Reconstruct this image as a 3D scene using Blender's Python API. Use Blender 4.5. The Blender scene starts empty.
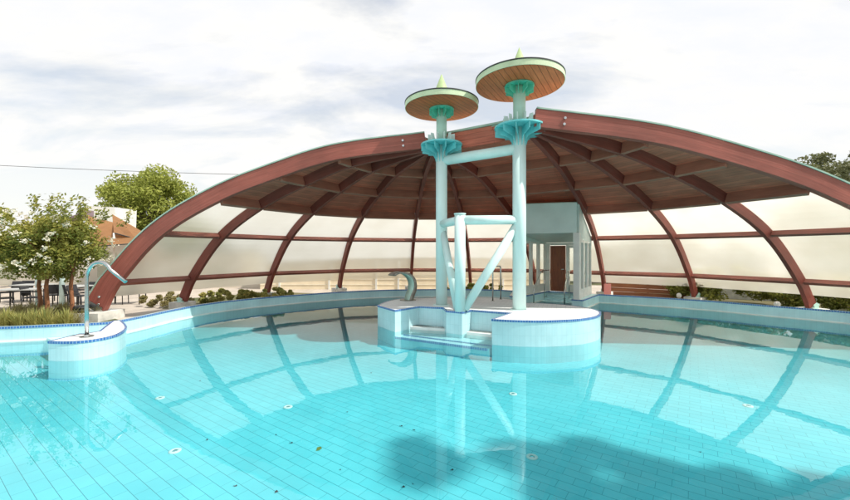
import bpy, math, random
from mathutils import Vector, Matrix
from mathutils.geometry import tessellate_polygon
random.seed(7)
S = bpy.context.scene
R_ = math.radians

# ------------------------------------------------------------------ camera, sky, sun, exposure
cam = bpy.data.objects.new('camera', bpy.data.cameras.new('camera'))
S.collection.objects.link(cam); S.camera = cam
cam.location = (0, 0, 2.2); cam.rotation_euler = (R_(90), 0, 0)
cam.data.sensor_width = 36; cam.data.lens = 381 / 850 * 36
cam.data.shift_y = 1 / 850
cam.data.clip_start = .05; cam.data.clip_end = 2000
S.render.resolution_x = 1024; S.render.resolution_y = 602
S.render.engine = 'CYCLES'
S.cycles.max_bounces = 10; S.cycles.transparent_max_bounces = 16
S.cycles.diffuse_bounces = 5; S.cycles.glossy_bounces = 4

SUN_DIR = Vector((.90, -.27, 1.22)).normalized()          # towards the sun
el = math.asin(SUN_DIR.z); az = math.atan2(SUN_DIR.x, SUN_DIR.y)
W = bpy.data.worlds.new('World'); S.world = W; W.use_nodes = True
nt = W.node_tree; N = nt.nodes; L = nt.links
for n in list(N): N.remove(n)
def nd(nt, t, **k):
    n = nt.nodes.new(t)
    for a, b in k.items():
        if a.startswith('i_'): n.inputs[a[2:].replace('_', ' ')].default_value = b
        else: setattr(n, a, b)
    return n
out = nd(nt, 'ShaderNodeOutputWorld'); bg = nd(nt, 'ShaderNodeBackground')
bg.inputs['Strength'].default_value = .10
sky = nd(nt, 'ShaderNodeTexSky', sky_type='NISHITA', sun_disc=False, sun_elevation=el, sun_rotation=az,
         air_density=1.3, dust_density=.8, ozone_density=1.0)
geo = nd(nt, 'ShaderNodeTexCoord')
sep = nd(nt, 'ShaderNodeSeparateXYZ'); L.new(geo.outputs['Generated'], sep.inputs[0])
zc = nd(nt, 'ShaderNodeMath', operation='MAXIMUM'); L.new(sep.outputs['Z'], zc.inputs[0]); zc.inputs[1].default_value = 0
za = nd(nt, 'ShaderNodeMath', operation='ADD'); L.new(zc.outputs[0], za.inputs[0]); za.inputs[1].default_value = .22
dv = nd(nt, 'ShaderNodeVectorMath', operation='DIVIDE'); L.new(geo.outputs['Generated'], dv.inputs[0])
cz = nd(nt, 'ShaderNodeCombineXYZ'); 
for k in range(3): L.new(za.outputs[0], cz.inputs[k])
L.new(cz.outputs[0], dv.inputs[1])
mp = nd(nt, 'ShaderNodeMapping'); L.new(dv.outputs[0], mp.inputs[0])
mp.inputs['Rotation'].default_value = (0, 0, R_(28)); mp.inputs['Scale'].default_value = (1.0, 1.9, .6); mp.inputs['Location'].default_value = (5.1, 2.9, 0)
n1 = nd(nt, 'ShaderNodeTexNoise'); L.new(mp.outputs[0], n1.inputs['Vector'])
n1.inputs['Scale'].default_value = 1.15; n1.inputs['Detail'].default_value = 9; n1.inputs['Roughness'].default_value = .56; n1.inputs['Distortion'].default_value = .35
rm = nd(nt, 'ShaderNodeValToRGB'); L.new(n1.outputs['Fac'], rm.inputs[0])
rm.color_ramp.elements[0].position = .37; rm.color_ramp.elements[0].color = (.56, .56, .56, 1)
rm.color_ramp.elements[1].position = .54; rm.color_ramp.elements[1].color = (1, 1, 1, 1)
n2 = nd(nt, 'ShaderNodeTexNoise'); L.new(mp.outputs[0], n2.inputs['Vector'])
n2.inputs['Scale'].default_value = 3.4; n2.inputs['Detail'].default_value = 7; n2.inputs['Roughness'].default_value = .6
rc = nd(nt, 'ShaderNodeValToRGB'); L.new(n2.outputs['Fac'], rc.inputs[0])
rc.color_ramp.elements[0].position = .34; rc.color_ramp.elements[0].color = (6.75, 6.9, 7.3, 1)
rc.color_ramp.elements[1].position = .60; rc.color_ramp.elements[1].color = (7.3, 7.25, 7.1, 1)
hz = nd(nt, 'ShaderNodeMapRange', interpolation_type='SMOOTHSTEP'); L.new(sep.outputs['Z'], hz.inputs[0]); hz.inputs[1].default_value = .10; hz.inputs[2].default_value = .46; hz.inputs[3].default_value = .85; hz.inputs[4].default_value = 0
hm = nd(nt, 'ShaderNodeMath', operation='MAXIMUM'); L.new(rm.outputs[0], hm.inputs[0]); L.new(hz.outputs[0], hm.inputs[1])
hc = nd(nt, 'ShaderNodeMix', data_type='RGBA'); L.new(hz.outputs[0], hc.inputs[0]); L.new(rc.outputs[0], hc.inputs[6]); hc.inputs[7].default_value = (7.3, 7.25, 7.1, 1)
mx = nd(nt, 'ShaderNodeMix', data_type='RGBA'); L.new(hm.outputs[0], mx.inputs[0])
L.new(sky.outputs[0], mx.inputs[6]); L.new(hc.outputs[2], mx.inputs[7])
L.new(mx.outputs[2], bg.inputs[0]); L.new(bg.outputs[0], out.inputs[0])

sl = bpy.data.lights.new('sun', 'SUN'); so = bpy.data.objects.new('sun', sl); S.collection.objects.link(so)
sl.energy = 3.4; sl.angle = R_(.6); sl.color = (1, .95, .87)
so.rotation_euler = SUN_DIR.to_track_quat('Z', 'Y').to_euler()
S.view_settings.view_transform = 'Standard'; S.view_settings.look = 'None'
S.view_settings.exposure = .48; S.view_settings.gamma = 1; S.view_settings.use_curve_mapping = False

# ------------------------------------------------------------------ helpers
COL = S.collection
def tag(o, label=None, cat=None, group=None, kind=None):
    if label: o['label'] = label
    if cat: o['category'] = cat
    if group: o['group'] = group
    if kind: o['kind'] = kind
    return o
def thing(name, label, cat, loc=(0, 0, 0), rz=0, group=None):
    o = bpy.data.objects.new(name, None); COL.objects.link(o); o.location = loc; o.rotation_euler = (0, 0, rz)
    o.empty_display_size = .2
    return tag(o, label, cat, group)
def copy_tree(o, parent=None):
    c = o.copy(); COL.objects.link(c); c.parent = parent
    for ch in list(o.children): copy_tree(ch, c)
    return c
class MB:
    def __init__(s): s.v = []; s.f = []; s.uv = []; s.sm = []
    def face(s, idx, uv=None, sm=False): s.f.append(tuple(idx)); s.uv.append(uv); s.sm.append(sm)
    def add(s, pts): b = len(s.v); s.v += [tuple(p) for p in pts]; return b
    def hexa(s, p):     # 8 pts: bottom 4 ccw, top 4 ccw
        b = s.add(p)
        for q in ((3, 2, 1, 0), (4, 5, 6, 7), (0, 1, 5, 4), (1, 2, 6, 5), (2, 3, 7, 6), (3, 0, 4, 7)): s.face([b + k for k in q])
        return s
    def box(s, c, d, rz=0):
        cs, sn = math.cos(rz), math.sin(rz); P = []
        for z in (-.5, .5):
            for x, y in ((-.5, -.5), (.5, -.5), (.5, .5), (-.5, .5)):
                X, Y = x * d[0], y * d[1]; P.append((c[0] + X * cs - Y * sn, c[1] + X * sn + Y * cs, c[2] + z * d[2]))
        return s.hexa(P)
    def beam(s, a, b, w, h, up=(0, 0, 1)):
        a, b = Vector(a), Vector(b); t = (b - a).normalized(); up = Vector(up)
        sd = t.cross(up).normalized(); u = sd.cross(t).normalized()
        P = []
        for p in (a, b):
            P += [p - sd * w / 2 - u * h / 2, p + sd * w / 2 - u * h / 2, p + sd * w / 2 + u * h / 2, p - sd * w / 2 + u * h / 2]
        i = s.add(P); ln = (b - a).length
        per = [0, w, w + h, 2 * w + h, 2 * w + 2 * h]
        for k in range(4):
            j = (k + 1) % 4
            s.face((i + k, i + j, i + 4 + j, i + 4 + k), [(0, per[k]), (0, per[k + 1]), (ln, per[k + 1]), (ln, per[k])])
        s.face((i + 3, i + 2, i + 1, i)); s.face((i + 4, i + 5, i + 6, i + 7))
        return s
    def tube(s, pts, r, seg=14, caps=True):
        pts = [Vector(p) for p in pts]; n = len(pts); r = r if isinstance(r, (list, tuple)) else [r] * n
        t0 = (pts[1] - pts[0]).normalized(); ref = Vector((0, 0, 1)) if abs(t0.z) < .9 else Vector((1, 0, 0))
        u = t0.cross(ref).normalized(); base = len(s.v)
        for k, p in enumerate(pts):
            t = (pts[min(k + 1, n - 1)] - pts[max(k - 1, 0)]).normalized()
            u = (u - t * u.dot(t)).normalized(); w = t.cross(u)
            for q in range(seg):
                a = 2 * math.pi * q / seg; s.v.append(tuple(p + (u * math.cos(a) + w * math.sin(a)) * r[k]))
        for k in range(n - 1):
            for q in range(seg):
                q2 = (q + 1) % seg
                s.face((base + k * seg + q, base + k * seg + q2, base + (k + 1) * seg + q2, base + (k + 1) * seg + q), None, True)
        if caps:
            s.face([base + q for q in range(seg)][::-1]); s.face([base + (n - 1) * seg + q for q in range(seg)])
        return s
    def lathe(s, prof, c=(0, 0, 0), seg=40, smooth=True):
        b = len(s.v); n = len(prof)
        for (r, z) in prof:
            for q in range(seg):
                a = 2 * math.pi * q / seg; s.v.append((c[0] + r * math.cos(a), c[1] + r * math.sin(a), c[2] + z))
        for k in range(n - 1):
            for q in range(seg):
                q2 = (q + 1) % seg
                s.face((b + k * seg + q, b + k * seg + q2, b + (k + 1) * seg + q2, b + (k + 1) * seg + q), None, smooth)
        return s
    def poly(s, pts, z, up=True, holes=()):
        loops = [[Vector((p[0], p[1], 0)) for p in pts]] + [[Vector((p[0], p[1], 0)) for p in h] for h in holes]
        tr = tessellate_polygon(loops); allp = [p for l in loops for p in l]
        b = s.add([(p.x, p.y, z) for p in allp])
        for t in tr:
            A, B, C_ = (allp[k] for k in t); ccw = (B - A).cross(C_ - A).z > 0
            t = t if ccw == up else t[::-1]
            s.face([b + k for k in t])
        return s
    def wall(s, pts, z0, z1, closed=True, flip=False, u0=0):
        n = len(pts); u = u0
        for k in range(n if closed else n - 1):
            a, c = pts[k], pts[(k + 1) % n]; ln = math.hypot(c[0] - a[0], c[1] - a[1])
            b = s.add([(a[0], a[1], z0), (c[0], c[1], z0), (c[0], c[1], z1), (a[0], a[1], z1)])
            uv = [(u, z0), (u + ln, z0), (u + ln, z1), (u, z1)]
            if flip: s.face((b + 3, b + 2, b + 1, b), uv[::-1])
            else: s.face((b, b + 1, b + 2, b + 3), uv)
            u += ln
        return s
    def build(s, name, mat, parent=None):
        me = bpy.data.meshes.new(name); me.from_pydata(s.v, [], s.f)
        if any(u is not None for u in s.uv):
            ul = me.uv_layers.new(name='UVMap')
            for p, u in zip(me.polygons, s.uv):
                for k, li in enumerate(p.loop_indices):
                    if u is not None: ul.data[li].uv = u[k]
                    else:
                        co = me.vertices[me.loops[li].vertex_index].co; ul.data[li].uv = (co.x, co.y)
        me.polygons.foreach_set('use_smooth', s.sm)
        me.materials.append(mat); me.update()
        o = bpy.data.objects.new(name, me); COL.objects.link(o); o.parent = parent
        return o

# ------------------------------------------------------------------ materials
def base_mat(name):
    m = bpy.data.materials.new(name); m.use_nodes = True; t = m.node_tree
    return m, t, t.nodes['Principled BSDF']
def mat(name, col, rough=.5, var=.12, scale=4, bump=0, bscale=None, metal=0, coat=0, col2=None, spec=None, trans=0, stretch=None, thr=(.3, .7)):
    m, t, p = base_mat(name)
    tc = nd(t, 'ShaderNodeTexCoord'); mpn = nd(t, 'ShaderNodeMapping'); t.links.new(tc.outputs['Object'], mpn.inputs[0])
    if stretch: mpn.inputs['Scale'].default_value = stretch
    n = nd(t, 'ShaderNodeTexNoise'); t.links.new(mpn.outputs[0], n.inputs['Vector']); n.inputs['Scale'].default_value = scale; n.inputs['Detail'].default_value = 6
    r = nd(t, 'ShaderNodeValToRGB'); t.links.new(n.outputs['Fac'], r.inputs[0])
    c1 = col2 if col2 else [c * (1 - var) for c in col]
    c0 = [min(1, c * (1 + (var if not col2 else 0))) for c in col]
    r.color_ramp.elements[0].position = thr[0]; r.color_ramp.elements[1].position = thr[1]
    r.color_ramp.elements[0].color = (*c1, 1); r.color_ramp.elements[1].color = (*c0, 1)
    t.links.new(r.outputs[0], p.inputs['Base Color'])
    p.inputs['Roughness'].default_value = rough; p.inputs['Metallic'].default_value = metal
    p.inputs['Coat Weight'].default_value = coat
    if spec is not None: p.inputs['Specular IOR Level'].default_value = spec
    if bump:
        nb = nd(t, 'ShaderNodeTexNoise'); t.links.new(mpn.outputs[0], nb.inputs['Vector']); nb.inputs['Scale'].default_value = bscale or scale * 4; nb.inputs['Detail'].default_value = 5
        b = nd(t, 'ShaderNodeBump'); b.inputs['Strength'].default_value = bump; b.inputs['Distance'].default_value = .02
        t.links.new(nb.outputs['Fac'], b.inputs['Height']); t.links.new(b.outputs[0], p.inputs['Normal'])
    if trans:
        tr = nd(t, 'ShaderNodeBsdfTranslucent'); t.links.new(r.outputs[0], tr.inputs[0])
        ms = nd(t, 'ShaderNodeMixShader'); ms.inputs[0].default_value = trans
        t.links.new(p.outputs[0], ms.inputs[1]); t.links.new(tr.outputs[0], ms.inputs[2])
        t.links.new(ms.outputs[0], t.nodes['Material Output'].inputs[0])
    return m
def brick_mat(name, c1, c2, mortar, bw, bh, msz, rough=.2, coord='UV', rot=0, offset=.5, bump=.3, noise=.1, rand=0., spec=.5, stains=None):
    m, t, p = base_mat(name); lk = t.links
    tc = nd(t, 'ShaderNodeTexCoord'); mpn = nd(t, 'ShaderNodeMapping'); lk.new(tc.outputs[coord], mpn.inputs[0])
    mpn.inputs['Rotation'].default_value = (0, 0, rot)
    if coord == 'Object': mpn.inputs['Location'].default_value = (200.07, 60.03, 0)
    b = nd(t, 'ShaderNodeTexBrick'); lk.new(mpn.outputs[0], b.inputs['Vector'])
    b.offset = offset; b.inputs['Scale'].default_value = 1
    b.inputs['Brick Width'].default_value = bw; b.inputs['Row Height'].default_value = bh; b.inputs['Mortar Size'].default_value = msz
    b.inputs['Mortar Smooth'].default_value = .1; b.inputs['Bias'].default_value = rand
    b.inputs['Color1'].default_value = (*c1, 1); b.inputs['Color2'].default_value = (*c2, 1); b.inputs['Mortar'].default_value = (*mortar, 1)
    n = nd(t, 'ShaderNodeTexNoise'); lk.new(tc.outputs['Object'], n.inputs['Vector']); n.inputs['Scale'].default_value = 1.3; n.inputs['Detail'].default_value = 6
    mr = nd(t, 'ShaderNodeMapRange'); lk.new(n.outputs['Fac'], mr.inputs[0]); mr.inputs[1].default_value = .3; mr.inputs[2].default_value = .7
    mr.inputs[3].default_value = 1 - noise; mr.inputs[4].default_value = 1 + noise * .4
    mm = nd(t, 'ShaderNodeMix', data_type='RGBA', blend_type='MULTIPLY'); mm.inputs[0].default_value = 1
    lk.new(b.outputs['Color'], mm.inputs[6]); lk.new(mr.outputs[0], mm.inputs[7])
    lk.new(mm.outputs[2], p.inputs['Base Color'])
    p.inputs['Roughness'].default_value = rough; p.inputs['Specular IOR Level'].default_value = spec
    bp = nd(t, 'ShaderNodeBump'); bp.invert = True; bp.inputs['Strength'].default_value = bump; bp.inputs['Distance'].default_value = .004
    lk.new(b.outputs['Fac'], bp.inputs['Height']); lk.new(bp.outputs[0], p.inputs['Normal'])
    return m

GRID = R_(-36.9)
M = {}
M['floor_tile'] = brick_mat('floor_tile', (.145, .575, .64), (.175, .61, .67), (.07, .36, .42), .30, .15, .0032, coord='Object', rot=R_(-145), offset=.5, noise=.10, bump=.1)
m = M['floor_tile']; t = m.node_tree; b1 = next(n for n in t.nodes if n.type == 'TEX_BRICK'); b2 = t.nodes.new('ShaderNodeTexBrick')
b2.offset = 0; b2.inputs['Scale'].default_value = 1; b2.inputs['Brick Width'].default_value = 500; b2.inputs['Row Height'].default_value = .15; b2.inputs['Mortar Size'].default_value = .0028; b2.inputs['Mortar Smooth'].default_value = .3
for s_ in ('Color1', 'Color2'): b2.inputs[s_].default_value = (1, 1, 1, 1)
b2.inputs['Mortar'].default_value = (.30, .55, .58, 1)
t.links.new(b1.inputs['Vector'].links[0].from_socket, b2.inputs['Vector'])
mm_ = next(l.to_node for l in b1.outputs['Color'].links); m2_ = nd(t, 'ShaderNodeMix', data_type='RGBA', blend_type='MULTIPLY'); m2_.inputs[0].default_value = 1
t.links.new(b1.outputs['Color'], m2_.inputs[6]); t.links.new(b2.outputs['Color'], m2_.inputs[7]); t.links.new(m2_.outputs[2], mm_.inputs[6])
M['wall_tile'] = brick_mat('wall_tile', (.52, .77, .80), (.56, .80, .83), (.43, .68, .71), .125, .25, .003, offset=0, noise=.16, rough=.25)
M['top_tile'] = brick_mat('top_tile', (.80, .82, .81), (.76, .79, .78), (.5, .55, .55), .125, .125, .0025, coord='Object', rot=R_(20), offset=0, noise=.09, rough=.55)
M['blue_tile'] = brick_mat('blue_tile', (.04, .14, .40), (.07, .20, .48), (.55, .68, .75), .06, 1.0, .004, offset=0, noise=.1, rough=.2)
M['lip'] = mat('lip', (.82, .84, .80), .4, .08, 3)
M['paving'] = brick_mat('paving', (.46, .40, .33), (.53, .46, .38), (.32, .28, .24), .40, .40, .008, coord='Object', rot=.35, offset=.5, noise=.2, rough=.85)
M['earth'] = mat('earth', (.16, .13, .06), .95, 0, .35, .6, 6, col2=(.06, .085, .025))
M['redwood'] = None
def rib_mat(name, col, col2, vs=26):
    m, t, p = base_mat(name); lk = t.links
    tc = nd(t, 'ShaderNodeTexCoord'); mpn = nd(t, 'ShaderNodeMapping'); lk.new(tc.outputs['UV'], mpn.inputs[0])
    mpn.inputs['Scale'].default_value = (.9, vs, 1)
    n = nd(t, 'ShaderNodeTexNoise'); lk.new(mpn.outputs[0], n.inputs['Vector']); n.inputs['Scale'].default_value = 1.6; n.inputs['Detail'].default_value = 8; n.inputs['Roughness'].default_value = .62
    r = nd(t, 'ShaderNodeValToRGB'); lk.new(n.outputs['Fac'], r.inputs[0])
    r.color_ramp.elements[0].position = .3; r.color_ramp.elements[1].position = .68
    r.color_ramp.elements[0].color = (*col2, 1); r.color_ramp.elements[1].color = (*col, 1)
    n3 = nd(t, 'ShaderNodeTexNoise'); lk.new(tc.outputs['Object'], n3.inputs['Vector']); n3.inputs['Scale'].default_value = .9; n3.inputs['Detail'].default_value = 4
    mr = nd(t, 'ShaderNodeMapRange'); lk.new(n3.outputs['Fac'], mr.inputs[0]); mr.inputs[1].default_value = .3; mr.inputs[2].default_value = .7; mr.inputs[3].default_value = .78; mr.inputs[4].default_value = 1.15
    mm = nd(t, 'ShaderNodeMix', data_type='RGBA', blend_type='MULTIPLY'); mm.inputs[0].default_value = 1
    lk.new(r.outputs[0], mm.inputs[6]); lk.new(mr.outputs[0], mm.inputs[7]); lk.new(mm.outputs[2], p.inputs['Base Color'])
    p.inputs['Roughness'].default_value = .55
    b = nd(t, 'ShaderNodeBump'); b.inputs['Strength'].default_value = .35; b.inputs['Distance'].default_value = .006
    lk.new(n.outputs['Fac'], b.inputs['Height']); lk.new(b.outputs[0], p.inputs['Normal'])
    return m
M['rib'] = rib_mat('red_glulam', (.27, .066, .045), (.17, .036, .026))
M['arch'] = rib_mat('arch_glulam', (.44, .125, .09), (.31, .075, .052))
M['board'] = rib_mat('brown_boarding', (.80, .23, .14), (.52, .135, .08), 9)
def add_joints(m, row, dark=.45, size=.006):
    t = m.node_tree; b = nd(t, 'ShaderNodeTexBrick'); b.offset = .37; b.inputs['Scale'].default_value = 1; b.inputs['Brick Width'].default_value = 2.6; b.inputs['Row Height'].default_value = row; b.inputs['Mortar Size'].default_value = size; b.inputs['Mortar Smooth'].default_value = .3
    b.inputs['Color1'].default_value = (1, 1, 1, 1); b.inputs['Color2'].default_value = (.80, .80, .80, 1); b.inputs['Mortar'].default_value = (dark, dark, dark, 1)
    tc = next(n for n in t.nodes if n.type == 'TEX_COORD'); t.links.new(tc.outputs['UV'], b.inputs['Vector'])
    p = t.nodes['Principled BSDF']; src = p.inputs['Base Color'].links[0].from_socket; mu = nd(t, 'ShaderNodeMix', data_type='RGBA', blend_type='MULTIPLY'); mu.inputs[0].default_value = 1
    t.links.new(src, mu.inputs[6]); t.links.new(b.outputs['Color'], mu.inputs[7]); t.links.new(mu.outputs[2], p.inputs['Base Color'])
add_joints(M['board'], .16)
M['purlin'] = rib_mat('brown_purlin', (.44, .18, .12), (.30, .115, .075))
M['railm'] = rib_mat('red_rail', (.30, .10, .07), (.19, .055, .038))
add_joints(M['arch'], .045, .80, .0015)
M['planks'] = rib_mat('disc_planks', (.72, .17, .055), (.50, .10, .03), 8)
M['flash'] = mat('flashing', (.42, .55, .45), .5, .15, 3)
M['dark'] = mat('dark_edge', (.05, .055, .05), .6, .3, 5)
M['mint'] = mat('mint_column', (.68, .86, .83), .42, .05, 2.5, .04, 14, stretch=(2, 2, .5))
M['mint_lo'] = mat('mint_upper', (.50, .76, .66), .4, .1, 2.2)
M['turq'] = mat('turquoise_steel', (.18, .60, .62), .4, .16, 5)
M['tgreen'] = mat('sea_green_steel', (.15, .62, .46), .45, .15, 5)
M['green_rim'] = mat('pale_green_rim', (.62, .73, .48), .5, .12, 3)
M['lime'] = mat('lime_cone', (.42, .56, .27), .45, .12, 4)
M['concrete'] = mat('concrete', (.66, .65, .60), .9, .2, 5, .4, 30)
M['steel'] = mat('stainless_steel', (.55, .56, .55), .25, .12, 6, metal=1)
M['spout_steel'] = mat('spout_steel', (.27, .25, .21), .4, .35, 7, metal=.5, bump=.1)
M['spout_green'] = mat('spout_green', (.40, .60, .52), .4, .2, 6)
M['white'] = mat('white_paint', (.78, .78, .73), .5, .06, 3)
M['cream'] = mat('cream_siding', (.88, .76, .55), .7, .08, 2)
M['beige'] = mat('beige_render', (.66, .60, .50), .85, .08, 1.2, .2, 40)
M['fascia'] = mat('pale_fascia', (.60, .70, .66), .5, .07, 1.5)
M['wood'] = mat('fence_wood', (.40, .15, .06), .6, 0, 3, .3, col2=(.24, .08, .035), stretch=(.6, .6, 7))
M['door'] = mat('door_wood', (.30, .095, .04), .45, 0, 3, .2, col2=(.18, .055, .03), stretch=(6, 6, .7))
M['black'] = mat('black_plastic', (.025, .025, .028), .5, .3, 5)
M['table'] = mat('grey_table', (.42, .42, .40), .5, .1, 5)
M['awning'] = mat('brown_canvas', (.36, .18, .075), .8, .12, 2, .2, 10, trans=.35)
M['roofmauve'] = mat('mauve_roof', (.22, .16, .18), .7, .15, 2)
M['bark'] = mat('bark', (.26, .11, .05), .9, .4, 12, .8, stretch=(1, 1, .3))
M['bark_grey'] = mat('grey_bark', (.16, .12, .085), .9, .3, 12, .8, stretch=(1, 1, .3))
M['bloom'] = mat('white_blossom', (.78, .72, .58), .8, .08, 8, trans=.3)
M['pink'] = mat('pink_sign', (.72, .25, .22), .5, .05, 8)
M['petrol'] = mat('cable', (.03, .03, .03), .6, .1, 4)
def leaf_mat(name, a, b, tr=.35):
    return mat(name, a, .55, 0, 2.2, col2=b, trans=tr, spec=.3)
M['leaf_bright'] = leaf_mat('bright_leaf', (.46, .48, .11), (.24, .29, .055))
M['leaf_myrtle'] = leaf_mat('myrtle_leaf', (.42, .38, .08), (.13, .17, .035))
M['leaf_grey'] = leaf_mat('greygreen_leaf', (.27, .27, .13), (.15, .17, .075))
M['leaf_hedge'] = leaf_mat('hedge_leaf', (.46, .44, .10), (.17, .20, .04))
M['grass_yellow'] = leaf_mat('straw_grass', (.58, .50, .17), (.30, .32, .09))
M['grass_olive'] = leaf_mat('olive_grass', (.42, .36, .16), (.24, .22, .09))

# frosted polycarbonate: diffuse-translucent with a blurred see-through part and a soft gloss
m = bpy.data.materials.new('frosted_polycarbonate'); m.use_nodes = True; t = m.node_tree; lk = t.links
for n in list(t.nodes): t.nodes.remove(n)
o_ = nd(t, 'ShaderNodeOutputMaterial'); tc = nd(t, 'ShaderNodeTexCoord')
tl = nd(t, 'ShaderNodeBsdfTranslucent'); rf = nd(t, 'ShaderNodeBsdfRefraction'); rf.inputs['Roughness'].default_value = .52; rf.inputs['IOR'].default_value = 1.12
nz = nd(t, 'ShaderNodeTexNoise'); lk.new(tc.outputs['Object'], nz.inputs['Vector']); nz.inputs['Scale'].default_value = .8; nz.inputs['Detail'].default_value = 7
rr = nd(t, 'ShaderNodeValToRGB'); lk.new(nz.outputs['Fac'], rr.inputs[0]); rr.color_ramp.elements[0].position = .3; rr.color_ramp.elements[1].position = .7
rr.color_ramp.elements[0].color = (.76, .70, .56, 1); rr.color_ramp.elements[1].color = (.92, .88, .76, 1)
lk.new(rr.outputs[0], tl.inputs[0]); rf.inputs[0].default_value = (.95, .93, .86, 1)
m1 = nd(t, 'ShaderNodeMixShader'); m1.inputs[0].default_value = .50; lk.new(tl.outputs[0], m1.inputs[1]); lk.new(rf.outputs[0], m1.inputs[2])
gl = nd(t, 'ShaderNodeBsdfDiffuse'); gl.inputs[0].default_value = (.8, .78, .7, 1)
m2 = nd(t, 'ShaderNodeMixShader'); m2.inputs[0].default_value = .10; lk.new(m1.outputs[0], m2.inputs[1]); lk.new(gl.outputs[0], m2.inputs[2])
g2 = nd(t, 'ShaderNodeBsdfGlossy'); g2.inputs['Roughness'].default_value = .22
m3 = nd(t, 'ShaderNodeMixShader'); m3.inputs[0].default_value = .05; lk.new(m2.outputs[0], m3.inputs[1]); lk.new(g2.outputs[0], m3.inputs[2])
lk.new(m3.outputs[0], o_.inputs[0]); M['poly'] = m
# window glass
m = bpy.data.materials.new('window_glass'); m.use_nodes = True; t = m.node_tree; lk = t.links
for n in list(t.nodes): t.nodes.remove(n)
o_ = nd(t, 'ShaderNodeOutputMaterial'); tp = nd(t, 'ShaderNodeBsdfTransparent'); tp.inputs[0].default_value = (.86, .9, .86, 1)
g = nd(t, 'ShaderNodeBsdfGlossy'); g.inputs['Roughness'].default_value = .02; lw = nd(t, 'ShaderNodeLayerWeight'); fr = nd(t, 'ShaderNodeMath', operation='POWER'); lk.new(lw.outputs['Facing'], fr.inputs[0]); fr.inputs[1].default_value = 3.5
ms = nd(t, 'ShaderNodeMixShader'); lk.new(fr.outputs[0], ms.inputs[0]); lk.new(tp.outputs[0], ms.inputs[1]); lk.new(g.outputs[0], ms.inputs[2]); lk.new(ms.outputs[0], o_.inputs[0]); M['glass'] = m
# water: fresnel mirror over a tinted clear body (lets the sun through to the tiles)
m = bpy.data.materials.new('pool_water'); m.use_nodes = True; t = m.node_tree; lk = t.links
for n in list(t.nodes): t.nodes.remove(n)
o_ = nd(t, 'ShaderNodeOutputMaterial'); tp = nd(t, 'ShaderNodeBsdfTransparent'); tp.inputs[0].default_value = (.80, .955, .965, 1)
g = nd(t, 'ShaderNodeBsdfGlossy'); g.inputs['Roughness'].default_value = .0; g.inputs[0].default_value = (1, 1, 1, 1)
fr = nd(t, 'ShaderNodeFresnel'); fr.inputs[0].default_value = 1.46
tc = nd(t, 'ShaderNodeTexCoord'); mpn = nd(t, 'ShaderNodeMapping'); lk.new(tc.outputs['Object'], mpn.inputs[0]); mpn.inputs['Scale'].default_value = (1, 1.5, 1)
w1 = nd(t, 'ShaderNodeTexNoise'); lk.new(mpn.outputs[0], w1.inputs['Vector']); w1.inputs['Scale'].default_value = 1.1; w1.inputs['Detail'].default_value = 3
w2 = nd(t, 'ShaderNodeTexNoise'); lk.new(mpn.outputs[0], w2.inputs['Vector']); w2.inputs['Scale'].default_value = 7; w2.inputs['Detail'].default_value = 2
ad = nd(t, 'ShaderNodeMath', operation='MULTIPLY_ADD'); lk.new(w2.outputs['Fac'], ad.inputs[0]); ad.inputs[1].default_value = .045; lk.new(w1.outputs['Fac'], ad.inputs[2])
bp = nd(t, 'ShaderNodeBump'); bp.inputs['Strength'].default_value = .035; bp.inputs['Distance'].default_value = .05; lk.new(ad.outputs[0], bp.inputs['Height'])
lk.new(bp.outputs[0], g.inputs['Normal'])
ms = nd(t, 'ShaderNodeMixShader'); lk.new(fr.outputs[0], ms.inputs[0]); lk.new(tp.outputs[0], ms.inputs[1]); lk.new(g.outputs[0], ms.inputs[2]); lk.new(ms.outputs[0], o_.inputs[0]); M['water'] = m

# ------------------------------------------------------------------ pool outline
def smooth(pts, n=5):
    o = []
    for k in range(len(pts) - 1):
        p0 = pts[max(k - 1, 0)]; p1 = pts[k]; p2 = pts[k + 1]; p3 = pts[min(k + 2, len(pts) - 1)]
        for j in range(n):
            t = j / n
            o.append(tuple(.5 * (2 * p1[d] + (p2[d] - p0[d]) * t + (2 * p0[d] - 5 * p1[d] + 4 * p2[d] - p3[d]) * t * t + (3 * p1[d] - p0[d] - 3 * p2[d] + p3[d]) * t ** 3) for d in (0, 1)))
    o.append(tuple(pts[-1])); return o
seg1 = smooth([(-16.1, 1.0), (-15.9, 5.8), (-13.8, 8.4), (-12.0, 9.0), (-10.3, 9.2), (-9.4, 9.43), (-8.63, 9.63), (-8.12, 9.92), (-7.97, 10.7), (-7.93, 11.4), (-7.84, 12.3), (-7.6, 13.35), (-6.9, 14.5), (-5.92, 15.5), (-4.6, 16.6), (-3.0, 17.6), (-1.5, 18.1), (0, 18.3), (2.0, 18.3), (3.45, 18.05), (4.1, 17.6)], 4)
seg2 = [(3.47, 15.64), (3.74, 15.24), (5.69, 17.48), (7.0, 16.56), (5.58, 14.49), (5.92, 14.28)]
seg3 = smooth([(7.4, 16.2), (8.85, 15.3), (10.32, 14.26), (11.5, 12.94), (12.73, 11.6), (13.05, 10.5), (13.2, 9.0), (13.5, 7.0), (14.3, 4), (14.6, 1.0)], 4)
POOL = (seg1 + seg2 + seg3)[::-1]           # counter-clockwise seen from above?
area = sum(POOL[k][0] * POOL[(k + 1) % len(POOL)][1] - POOL[(k + 1) % len(POOL)][0] * POOL[k][1] for k in range(len(POOL)))
if area < 0: POOL = POOL[::-1]
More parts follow.
